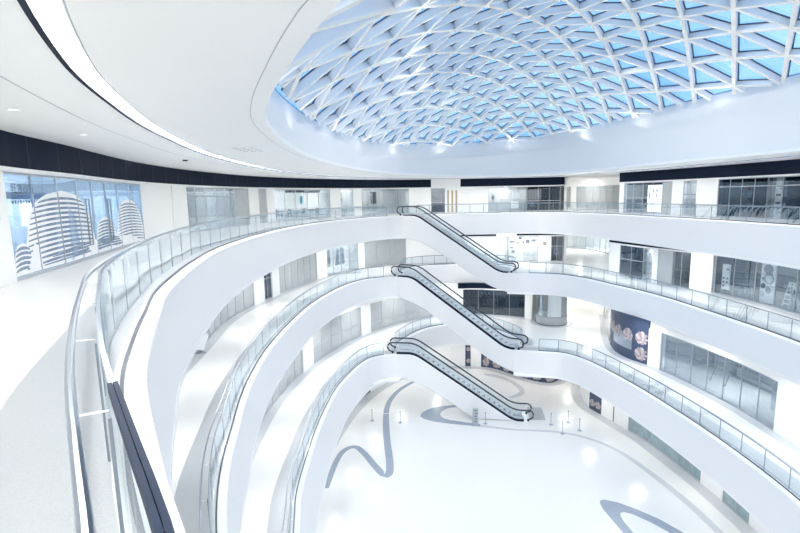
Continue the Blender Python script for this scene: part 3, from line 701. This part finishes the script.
def table(k, s, d, label, w=1.1, m='greyp', group=None, name='table'):
    x, y, z, r = inshop(k, s, d); t = thing(name, (x,y,z), label, 'table', group); f = local(t, r)
    b = MB(); b.box(f(0,0,.73), (w,.7,.04), r); b.build('tabletop', M[m], t)
    for sx in (-1,1):
        for sy in (-1,1):
            b = MB(); b.box(f(sx*(w/2-.06), sy*.28, .355), (.045,.045,.71), r); b.build('leg', M['post'], t)
    return t
def chair(k, s, d, label, turn=0, m='paper', group=None):
    x, y, z, r = inshop(k, s, d); r += turn; t = thing('chair', (x,y,z), label, 'chair', group); f = local(t, r)
    b = MB(); b.box(f(0,0,.45), (.44,.42,.04), r); b.build('seat', M[m], t)
    b = MB(); b.box(f(0,.2,.70), (.44,.03,.46), r); b.build('backrest', M[m], t)
    for sx in (-1,1):
        for sy in (-1,1):
            b = MB(); b.box(f(sx*.18, sy*.17, .215), (.03,.03,.43), r); b.build('leg', M['post'], t)
    return t
shelf('W4L', 29.6, 2.6, 1.6, 2.1, 'grey display shelf at the left in the grey display shop', 'greyp')
shelf('W4L', 31.6, 3.3, 1.4, 2.2, 'middle grey display shelf in the grey display shop', 'greyp')
board('W4L', 33.6, 3.2, 1.6, 1.5, .7, 'pale poster with grey squares at the back of the grey display shop', 'paper', [(-.3,.3,.15,.15,'greyp'),(0,.3,.15,.15,'greyp'),(.3,.3,.15,.15,'greyp'),(-.3,.7,.15,.15,'greyp'),(0,.7,.15,.15,'greyp'),(.3,.7,.15,.15,'greyp')])
for i, s in enumerate((41.6, 43.4, 45.2, 47.0)):
    who = ['leftmost', 'second from left', 'third from left', 'rightmost'][i]
    table('W4L', s, 1.6, '%s grey table of the four in the bright cafe' % who, .9, 'greyp', 'cafe tables')
    chair('W4L', s+.1, 2.4, 'pale chair behind the %s table in the bright cafe' % who, 0, 'paper', 'chairs at the cafe tables')
    chair('W4L', s-.1, .85, 'dark chair in front of the %s table in the bright cafe' % who, math.pi, 'greyp', 'chairs at the cafe tables')
board('W4L', 41.0, 4.6, .5, 2.3, 0.01, 'grey upright panel at the left back of the bright cafe', 'greyp', name='wall_board', cat='board')
board('W4L', 42.6, 4.6, .5, 2.3, 0.01, 'grey upright panel near the white bottle shape in the bright cafe', 'greyp', name='wall_board', cat='board')
board('W4L', 47.0, 2.9, .34, .7, 1.35, 'teal print hanging at the right of the bright cafe', 'teal', [(0,.75,.4,.2,'bluep')])
pend = thing('ceiling_bulkhead', (*W['W4L'].at(45.2,-1.0), 2.42), 'long dark bulkhead hung inside the bright cafe window', 'bulkhead')
b = MB(); b.rect(W['W4L'], 43.6, 47.4, -1.3, -.7, 2.36, 2.58); b.build('box', M['dark'], pend)
b = MB()
for s in (44, 47): x, y = W['W4L'].at(s, -1.0); b.box((x, y, 3.08), (.03,.03,1.02))
b.build('hanger', M['dark'], pend)
board('W4L', 50.1, 1.2, 1.3, 1.1, 1.2, 'white poster with dark dots in the narrow top window', 'paper', [(-.3,.25,.2,.2,'navy'),(.05,.3,.15,.25,'navy'),(-.2,.6,.25,.2,'navy'),(.2,.7,.2,.2,'greyp'),(.32,.4,.12,.15,'navy'),(-.35,.85,.12,.14,'greyp')])
wa = board('W4L', 55.3, 3.6, .7, 1.3, 1.1, 'black wall art with a twig pattern at the back of the grey shop', 'black', [(.9,.6,.7,.04,'gold'),(1.2,.75,.4,.04,'gold'),(1.15,.45,.5,.04,'gold')], 'wall_art', 'picture')
shelf('W4L', 60.95, 1.2, 1.2, 2.0, 'dark shelf unit in the recess on the far top gallery', 'greyp')
for i, (s, d, z0, w, h) in enumerate(((67.3,2,.9,.4,1.0),(68.6,2.4,1.4,.9,.8),(69.8,1.6,1.35,.9,.7),(69.9,2.6,.25,.9,.8))):
    board('W4L', s, d, w, h, z0, ['dark narrow board at the left of the far centre shop', 'white board hung high in the far centre shop', 'white board hung over the right of the far centre shop', 'low white board at the right of the far centre shop'][i], 'greyp' if i == 0 else 'paper', [] if i else [(0,.6,.6,.4,'black')])
chair('W4L', 71.6, 1.2, 'white chair behind the darker glass of the far centre shop', .4, 'paper')
shelf('W4L', 73.2, 2.2, 2.2, 2.3, 'tall rack behind the darker glass of the far centre shop', 'greyp')
board('W4R', 2.9, 1.0, 1.5, 2.3, .1, 'lit white poster with a blue figure in the top right shop', 'sign', [(-.38,.62,.10,.22,'bluep'),(-.1,.8,.14,.1,'greyp'),(.15,.8,.14,.1,'greyp'),(.15,.62,.14,.1,'greyp'),(0,.3,.9,.02,'greyp')])
shelf('W4R', 1.5, 1.8, 1.3, 2.3, 'black clothes rack left of the lit white poster', 'black')
shelf('W4R', 4.1, 1.8, .9, 1.4, 'low dark shelf right of the lit white poster', 'greyp')
board('W4R', 12.3, .35, .24, .75, 1.35, 'red and white notice taped inside the dark top right shop', 'paper', [(0,.78,1.0,.36,'red')])
board('W4R', 11.75, .35, .16, .28, 1.4, 'small white notice left of the red and white notice', 'paper', [(0,.5,.6,.1,'greyp')])
for i, s in enumerate((10.8, 11.9, 13.0)):
    table('W4R', s, 1.5, '%s dark table in the dark top right shop' % ['leftmost','middle','rightmost'][i], .9, 'black', 'tables in the dark top right shop')
    chair('W4R', s+.3, .8, 'dark chair before the %s table in the dark top right shop' % ['leftmost','middle','rightmost'][i], math.pi, 'greyp', 'chairs in the dark top right shop')
board('W4R', 14.5, .5, .95, 2.55, .03, 'tall white picture board with black photographs top right', 'paper', [(-.15,.80,.5,.04,'greyp'),(.1,.74,.6,.03,'greyp'),(-.25,.58,.36,.06,'navy'),(.2,.47,.4,.13,'black'),(-.25,.38,.36,.06,'navy'),(-.25,.26,.25,.05,'greyp'),(0,.15,.4,.04,'greyp'),(.3,.95,.18,.06,'black')], 'picture_board', 'board')
table('W4R', 17, 1.5, 'dark table behind glass at the top right frame edge', 1.4, 'greyp')
# one floor down
st = thing('display_stand', (-9.35,21.6,LV[3]+.004), 'small white tilted display stand with a dark top on the left gallery', 'stand')
b = MB(); b.box((-9.35,21.6,LV[3]+.55), (.5,.32,.75), .5, 0, .35); b.build('panel', M['paper'], st)
b = MB(); b.box((-9.3,21.7,LV[3]+1.02), (.5,.25,.10), .5); b.build('top', M['black'], st)
b = MB(); b.box((-9.35,21.6,LV[3]+.1), (.08,.08,.2), .5); b.box((-9.35,21.6,LV[3]+.015), (.4,.3,.03), .5); b.build('foot', M['greyp'], st)
for i, s in enumerate((34.8,35.5,36.1,37.4,38.1)):
    x, y, z, r = inshop('W3L', s, 1.2); t = thing('hanging_coat', (x,y,z+.5), '%s dark coat hanging in the bright clothes shop' % ['leftmost','second','third','fourth','rightmost'][i], 'coat', 'coats in the clothes shop'); f = local(t, r)
    b = MB(); b.loft([[f(-w_,-.08,q), f(w_,-.08,q), f(w_,.08,q), f(-w_,.08,q)] for w_, q in ((.26,0),(.24,.6),(.2,1.2),(.22,1.5),(.08,1.62))]); b.build('cloth', M['greyp'], t)
    b = MB(); b.tube([f(0,0,1.6), f(0,0,1.778)], .012, 6); b.build('hanger', M['post'], t)
rl = thing('clothes_rail', (*inshop('W3L', 36.5, 1.2)[:2], LV[3]+2.31), 'steel rail carrying the dark coats', 'rail')
b = MB(); b.tube([(*p, LV[3]+2.31) for p in W['W3L'].line(34.4,38.7,-1.2,.4)], .02, 8); b.build('bar', M['post'], rl)
for s in (34.4,38.7):
    x, y = W['W3L'].at(s, -1.2); b = MB(); b.box((x,y,LV[3]+2.63), (.03,.03,.62)); b.build('ceiling_rod', M['post'], rl)
for i, (s, zz, w, h, m) in enumerate(((56.0,1.95,.55,.2,'navy'),(56.85,2.3,.3,.22,'navy'),(57.15,1.8,.2,.3,'bluep'),(57.6,1.9,.35,.35,'navy'),(55.95,1.35,.3,.14,'navy'),(56.1,.85,.3,.3,'greyp'),(58.2,2.05,.4,.2,'greyp'),(56.6,1.8,.15,.25,'black'))):
    board('W3L', s, .5, w, h, zz, ['wide navy picture on white', 'topmost navy picture', 'small blue picture', 'square navy picture', 'small low navy picture', 'lowest grey picture', 'grey picture at the right', 'slim black picture'][i]+' in the picture window one floor down', m, [(0,.5,.5,.3,'greyp')], 'picture', 'picture')
shelf('W3L', 57.9, 1.2, 1.2, 1.0, 'low pale shelf below the pictures one floor down', 'white_metal')
board('W3L', 60.5, .3, .5, .75, .65, 'white board in the dark far corner window one floor down', 'paper', [(0,.5,.4,.4,'greyp')])
x, y, z, r = inshop('W3R', 7.5, 1.2); bx_ = thing('carton', (x,y,z), 'pale box standing inside the dark opening one floor down', 'box'); f = local(bx_, r)
b = MB(); b.box(f(0,0,.6), (.6,.5,1.2), r); b.build('body', M['film'], bx_); b = MB(); b.box(f(0,0,1.205), (.6,.08,.01), r); b.build('tape', M['greyp'], bx_)
board('W3R', 10.0, .5, .55, 1.75, .3, 'leaning white board with rows of dark squares one floor down', 'paper', [(-.25,.3,.2,.07,'black'),(.2,.3,.2,.07,'black'),(-.25,.45,.2,.07,'black'),(.2,.45,.2,.07,'navy'),(-.25,.15,.2,.07,'black'),(.2,.8,.4,.1,'greyp')], 'display_board', 'board', True)
for i, s in enumerate((10.9, 11.9)):
    table('W3R', s, 1.3, ['left grey table in the long dark window one floor down','right grey table in the long dark window one floor down'][i], .95, 'greyp')
b_ = board('W3R', 12.95, .4, 1.0, 2.55, .02, 'tall white board with dark circles one floor down', 'paper', (), 'picture_board', 'board')
x, y, z, r = inshop('W3R', 12.95, .4); f = local(b_, r)
for (px, pz, q, m) in ((.02,2.1,.34,'navy'),(.12,1.55,.36,'black'),(.12,1.55,.26,'greyp'),(-.33,1.5,.1,'black'),(-.3,1.05,.17,'navy'),(.1,.8,.22,'greyp'),(-.33,.55,.18,'gfilm')):
    b = MB(); n = 20; o = -.03 if q != .26 else -.036
    b.loft([[f(px+q*math.cos(2*math.pi*k/n), o_, pz+q*math.sin(2*math.pi*k/n)) for k in range(n)] for o_ in (-.018, o)]); b.build('disc_print', M[m], b_)
x, y, z, r = inshop('W3R', 14.2, .8); ld = thing('step_ladder', (x,y,z), 'pale step ladder beside the board with circles', 'ladder'); f = local(ld, r)
for sy, nm_ in ((-.3,'front_rail'), (.3,'rear_rail')):
    for sx in (-1,1):
        b = MB(); b.bar(f(sx*.25, sy, 0), f(sx*.17, 0, 1.5), .04, .05, (1,0,0)); b.build(nm_, M['white_metal'], ld)
for i in range(5):
    q = .25+.27*i; b = MB(); b.box(f(0, -.3*(1-q/1.5), q), (.5-.13*q/1.0*.6,.12,.03), r); b.build('rung', M['white_metal'], ld)
b = MB(); b.box(f(0,0,1.5), (.36,.2,.04), r); b.build('top_step', M['white_metal'], ld)
shelf('W3R', 16.5, 2.0, 2.0, 2.0, 'dark shelf at the right end of the long dark window', 'black')
shelf('W3R', 2.5, 2.0, 1.8, 2.2, 'dark shelf inside the rounded corner shop one floor down', 'greyp')
# two floors down
shelf('W2L', 49.2, 1.6, 2.0, 1.9, 'grey shelf inside the dark shop with pale letters', 'greyp')
board('W2L', 52.0, .35, .8, .9, .95, 'pale notice panel above the dusky pink counter', 'film', [(0,.5,.6,.5,'greyp')])
kc = (14.35, 44.6); kz = LV[2]
ki = thing('kiosk', (*kc, kz+.006), 'round glass shop with a white banner behind the middle escalator foot', 'kiosk')
def ring_wall(c0, r, z0, z1, m, name, parent, a0=0, a1=2*math.pi, th=.05, n=36):
    b = MB(); rings = []
    for i in range(n+1):
        a = a0+(a1-a0)*i/n; rings.append([(c0[0]+q*math.cos(a), c0[1]+q*math.sin(a), zz) for q, zz in ((r,z0),(r-th,z0),(r-th,z1),(r,z1))])
    b.loft(rings, True, True); return b.build(name, m, parent, True)
ring_wall(kc, 1.42, kz+.02, kz+.75, M['film'], 'base_wall', ki)
ring_wall(kc, 1.41, kz+.75, kz+2.9, M['clear'], 'glass_wall', ki)
ring_wall(kc, 1.47, kz+.70, kz+.80, M['greyp'], 'ledge', ki)
ring_wall(kc, 1.47, kz+2.9, kz+3.24, M['wall'], 'top_ring', ki)
ring_wall(kc, 1.39, kz+.82, kz+2.9, M['paper'], 'banner', ki, math.radians(238), math.radians(290), .02, 10)
ring_wall(kc, 1.38, kz+.82, kz+2.9, M['film'], 'dark_panel', ki, math.radians(292), math.radians(385), .02, 14)
ring_wall(kc, 1.50, kz+.001, kz+.05, M['darkline'], 'plinth', ki)
ring_wall(kc, 2.0, kz-.01, kz+.005, M['inlay2'], 'stone_border', FL[2], 0, 2*math.pi, .5)
kw = thing('wall_panel', (12.5,45.9,kz), 'white wall between the dark shop and the round glass shop', 'wall', kind='structure')
b = MB(); b.bar((12.3,46.3,kz+1.6), (12.8,45.75,kz+1.6), .2, 3.2); b.build('leaf', M['wall'], kw)
block((16.05,46.3), (20,65.8), kz, kz+3.22, .3, 'wall', 'wall_corridor', 'white side wall behind the round glass shop', 'wall')
block((20.6,47.2), (27,65.8), kz, kz+3.22, .3, 'wall', 'wall_corridor', 'white right side wall of the lowest gallery corridor', 'wall')
x, y, z, r = inshop('W2R', 23.2, 2.2); pc = thing('wall_pier', (x,y,z), 'pale pier inside the long window low on the right', 'pier', kind='structure'); f = local(pc, r)
b = MB(); b.box(f(0,0,1.6), (1.0,1.0,3.2), r); b.build('shaft', M['film'], pc)
shelf('W2R', 20.5, 3.6, 4.5, 2.4, 'long dark shelf at the back of the long window low on the right', 'shopd')
for i, s in enumerate((18.5, 19.6)):  # sloped bars added in place of the escalator's reflection in the glass
    x, y, z, r = inshop('W2R', s, 1.8); t = thing('leaning_pole', (x,y,z), ['left steel pole leaning in the long low window','right steel pole leaning in the long low window'][i], 'pole'); f = local(t, r)
    b = MB(); b.tube([f(0,0,.02), f(.5,.4,2.6)], .03, 8); b.build('shaft', M['post'], t); b = MB(); b.cyl(f(0,0,0), .05, .05, 12); b.build('foot', M['rubber'], t)
# hall
SP = [(-2.4,35.4),(-.2,35.0),(6.3,34.55),(11.2,34.2),(12.6,34.5),(13.0,33.2),(11.6,32.8)]
SLAB = ['leftmost rope barrier post of the pair by the slate stripe','right rope barrier post of the pair by the slate stripe','rope barrier post in front of the lowest escalator side','rope barrier post nearest the lowest escalator foot','tall looking rope barrier post at the back right of the group','rope barrier post furthest right of the group','rope barrier post at the front right of the group']
for (x, y), lab in zip(SP, SLAB):
    t = thing('barrier_post', (x,y,LV[1]+.006), lab, 'barrier post', 'rope barrier posts in the hall')
    b = MB(); b.cyl((x,y,LV[1]+.007), .16, .03, 20, 0, .13); b.build('base', M['greyp'], t, True)
    b = MB(); b.cyl((x,y,LV[1]+.037), .025, .86, 12); b.build('pole', M['steel'], t, True)
    b = MB(); b.cyl((x,y,LV[1]+.89), .035, .06, 12); b.build('cap', M['post'], t, True)
for i, (p, q) in enumerate(((0,1),(3,6),(4,5))):
    a, e = Vector((*SP[p], LV[1]+.92)), Vector((*SP[q], LV[1]+.92)); g_ = (e-a).normalized()*.052; a += g_; e -= g_
    pts = [a.lerp(e, k/12)-Vector((0,0,.25*math.sin(math.pi*k/12))) for k in range(13)]
    b = MB(); b.tube(pts, .014, 6); tag(b.build('barrier_rope', M['paper'], None), ['thin pale rope slung between the two left barrier posts','thin pale rope near the lowest escalator foot','thin pale rope at the far right barrier posts'][i], 'rope')
t = thing('floor_sign', (5.5,34.35,LV[1]+.006), 'narrow white floor sign with dark marks beside the lowest escalator', 'sign')
b = MB(); b.box((5.5,34.35,LV[1]+.69), (.42,.08,1.3), -.1); b.build('panel', M['film'], t)
b = MB(); b.box((5.5,34.35,LV[1]+.025), (.5,.35,.04), -.1); b.build('base', M['greyp'], t)
for i in range(5):
    b = MB(); b.box((5.5+.05*(i % 2),34.305,LV[1]+.3+.22*i), (.16,.012,.07), -.1); b.build('mark', M['navy'], t)
b = MB(); b.box((10.6,36.1,LV[1]+.014), (1.2,2.2,.02), -.15); mt = tag(b.build('floor_mat', M['band'], None), 'grey mat on the hall floor at the lowest escalator foot', 'mat')
# small fittings in the top left ceiling
for i, (x, y, lab) in enumerate(((-6.6,7.6,'first small downlight in the top left ceiling'),(-7.0,9.1,'second small downlight in the top left ceiling'),(-8.0,12.6,'third small downlight in the top left ceiling, further along'))):
    t = thing('downlight', (x,y,ZC), ['nearest small round downlight above the dark band, leftmost in the photo','small round downlight just right of the leftmost one','small round downlight furthest along the top left ceiling'][i], 'light', 'downlights in the top left ceiling')
    b = MB(); b.cyl((x,y,ZC-.012), .10, .012, 20); b.build('trim_ring', M['white_metal'], t); b = MB(); b.cyl((x,y,ZC-.015), .07, .004, 20); b.build('lens', M['spot'], t)
cam_x, cam_y = -9.1, 21.0
t = thing('ceiling_sensor', (cam_x,cam_y,ZC), 'small black sensor on the ceiling above the left shops', 'sensor')
b = MB(); b.cyl((cam_x,cam_y,ZC-.05), .09, .05, 16, 0, .12); b.build('dome', M['black'], t)
t = thing('ceiling_vent', (-5.4,17.2,ZC), 'small grille of slots in the broad ceiling left of the roof light', 'vent')
for i in range(4):
    for j in range(3):
        b = MB(); b.box((-5.5+.28*j,16.6+.4*i,ZC-.004), (.16,.06,.008), .3); b.build('slot', M['frame'], t)
# ------------------------------------------------------------------ light: daylight, strip light, gallery and shop lamps, added fill lights
wd_ = bpy.data.worlds.new('daylight'); SC.world = wd_; wd_.use_nodes = True
bg = wd_.node_tree.nodes['Background']; bg.inputs['Color'].default_value = (1.0,.99,.975,1); bg.inputs['Strength'].default_value = 1.4
def lamp(x, y, z, r, power, color=(1,.985,.96)):
    d = bpy.data.lights.new('gallery_lamp', 'AREA'); d.shape = 'DISK'; d.size = r; d.energy = power; d.color = color
    o = bpy.data.objects.new('gallery_lamp', d); o.location = (x, y, z); COL.objects.link(o); return o
for k, n, off, p in (('W3L', 10, 2.2, 90), ('W3R', 5, 1.8, 90), ('W2L', 9, 1.6, 90), ('W2R', 6, 1.5, 90), ('W1L', 10, 1.6, 42), ('W1R', 6, 1.2, 50)):
    c = W[k]; l = int(k[1])
    for i in range(n):
        s = c.L*(i+.5)/n; x, y = c.at(s, off)
        lamp(x, y, LV[l]+CEILZ[l]-.03, .9, p*.5)
for k, s, d, p in (('W4L',30.2,2,70),('W4L',33.2,2,70),('W4L',42.4,2.4,75),('W4L',46,2.4,75),('W4L',50.1,.8,32),('W4L',55,2,80),('W4L',68.5,2,110),('W4L',14.5,2,80),('W4L',20,2,80),('W4L',61,.8,10),('W4R',2.5,.9,40),('W4R',7.5,1.2,40),('W4R',14.5,.25,6),('W4R',12,2,10),
                   ('W3L',36.5,1.6,60),('W3L',54.3,1.2,35),('W3L',57,1,32),('W3R',4.3,.7,30),('W3R',12.5,1.6,22),('W2L',50,1.4,18),('W2R',20.5,2,50),('C4',8,-2,80),('C3',8,-2,90),('C3',7,1,60),('W3R',7,1.5,8)):
    x, y = W[k].at(s, -d); l = int(k[1]); lamp(x, y, LV[l]+CEILZ[l]-.03, .7, p)
lamp(*kc, kz+2.85, .8, 25)  # fill light added inside the kiosk to brighten its glass
for x, y in ((20,60),(19,55)): lamp(x, y, LV[2]+3.2, 1, 120)
for i in range(10):    # floodlights fixed to the roof lattice, shining down into the hall
    a = 2*math.pi*i/10; k = min(range(len(ocl)), key=lambda q: abs((math.atan2(ocl[q][1]-OCY, ocl[q][0]-OCX)-a+math.pi) % (2*math.pi)-math.pi))
    x, y = OCX+(ocl[k][0]-OCX)*.5, OCY+(ocl[k][1]-OCY)*.5
    lamp(x, y, dome_z(x, y)-.6, .8, 55, (1,.97,.92))
for i in range(0, len(ocl), 12):    # unseen uplights added above the kerb to brighten the lattice
    x, y = ocl[i]; dx, dy = OCX-x, OCY-y; q = math.hypot(dx, dy)
    o = lamp(x+dx/q*.5, y+dy/q*.5, max(ZC+.3, rim(x, y)-.6), .7, 7, (1,.97,.93)); o.rotation_euler = Vector((-dx/q*.45, -dy/q*.45, -1)).to_track_quat('Z', 'Y').to_euler()
# ------------------------------------------------------------------ camera
pitch = math.atan(70.5/480)
cd = bpy.data.cameras.new('camera'); cam = bpy.data.objects.new('camera', cd); COL.objects.link(cam)
cd.sensor_fit = 'HORIZONTAL'; cd.sensor_width = 36; cd.lens = 480*36/800; cd.clip_start = .05; cd.clip_end = 400
f = Vector((0, math.cos(pitch), -math.sin(pitch))); r = Vector((1,0,0)); u = r.cross(f); cs, sn = math.cos(.019), math.sin(.019)
r2 = r*cs-u*sn; u2 = u*cs+r*sn
mm = Matrix((r2, u2, -f)).transposed().to_4x4(); mm.translation = Vector((0,0,1.9)); cam.matrix_world = mm
SC.camera = cam
vs = SC.view_settings; vs.view_transform = 'Standard'; vs.look = 'None'; vs.gamma = 1; vs.use_curve_mapping = False; vs.exposure = 0.88
SC.cycles.use_denoising = True; SC.cycles.max_bounces = 14; SC.cycles.diffuse_bounces = 7; SC.cycles.glossy_bounces = 5; SC.cycles.transparent_max_bounces = 24; SC.cycles.transmission_bounces = 4
SC.cycles.sample_clamp_indirect = 8
for o in SC.objects:
    if '_o' in o: del o['_o']
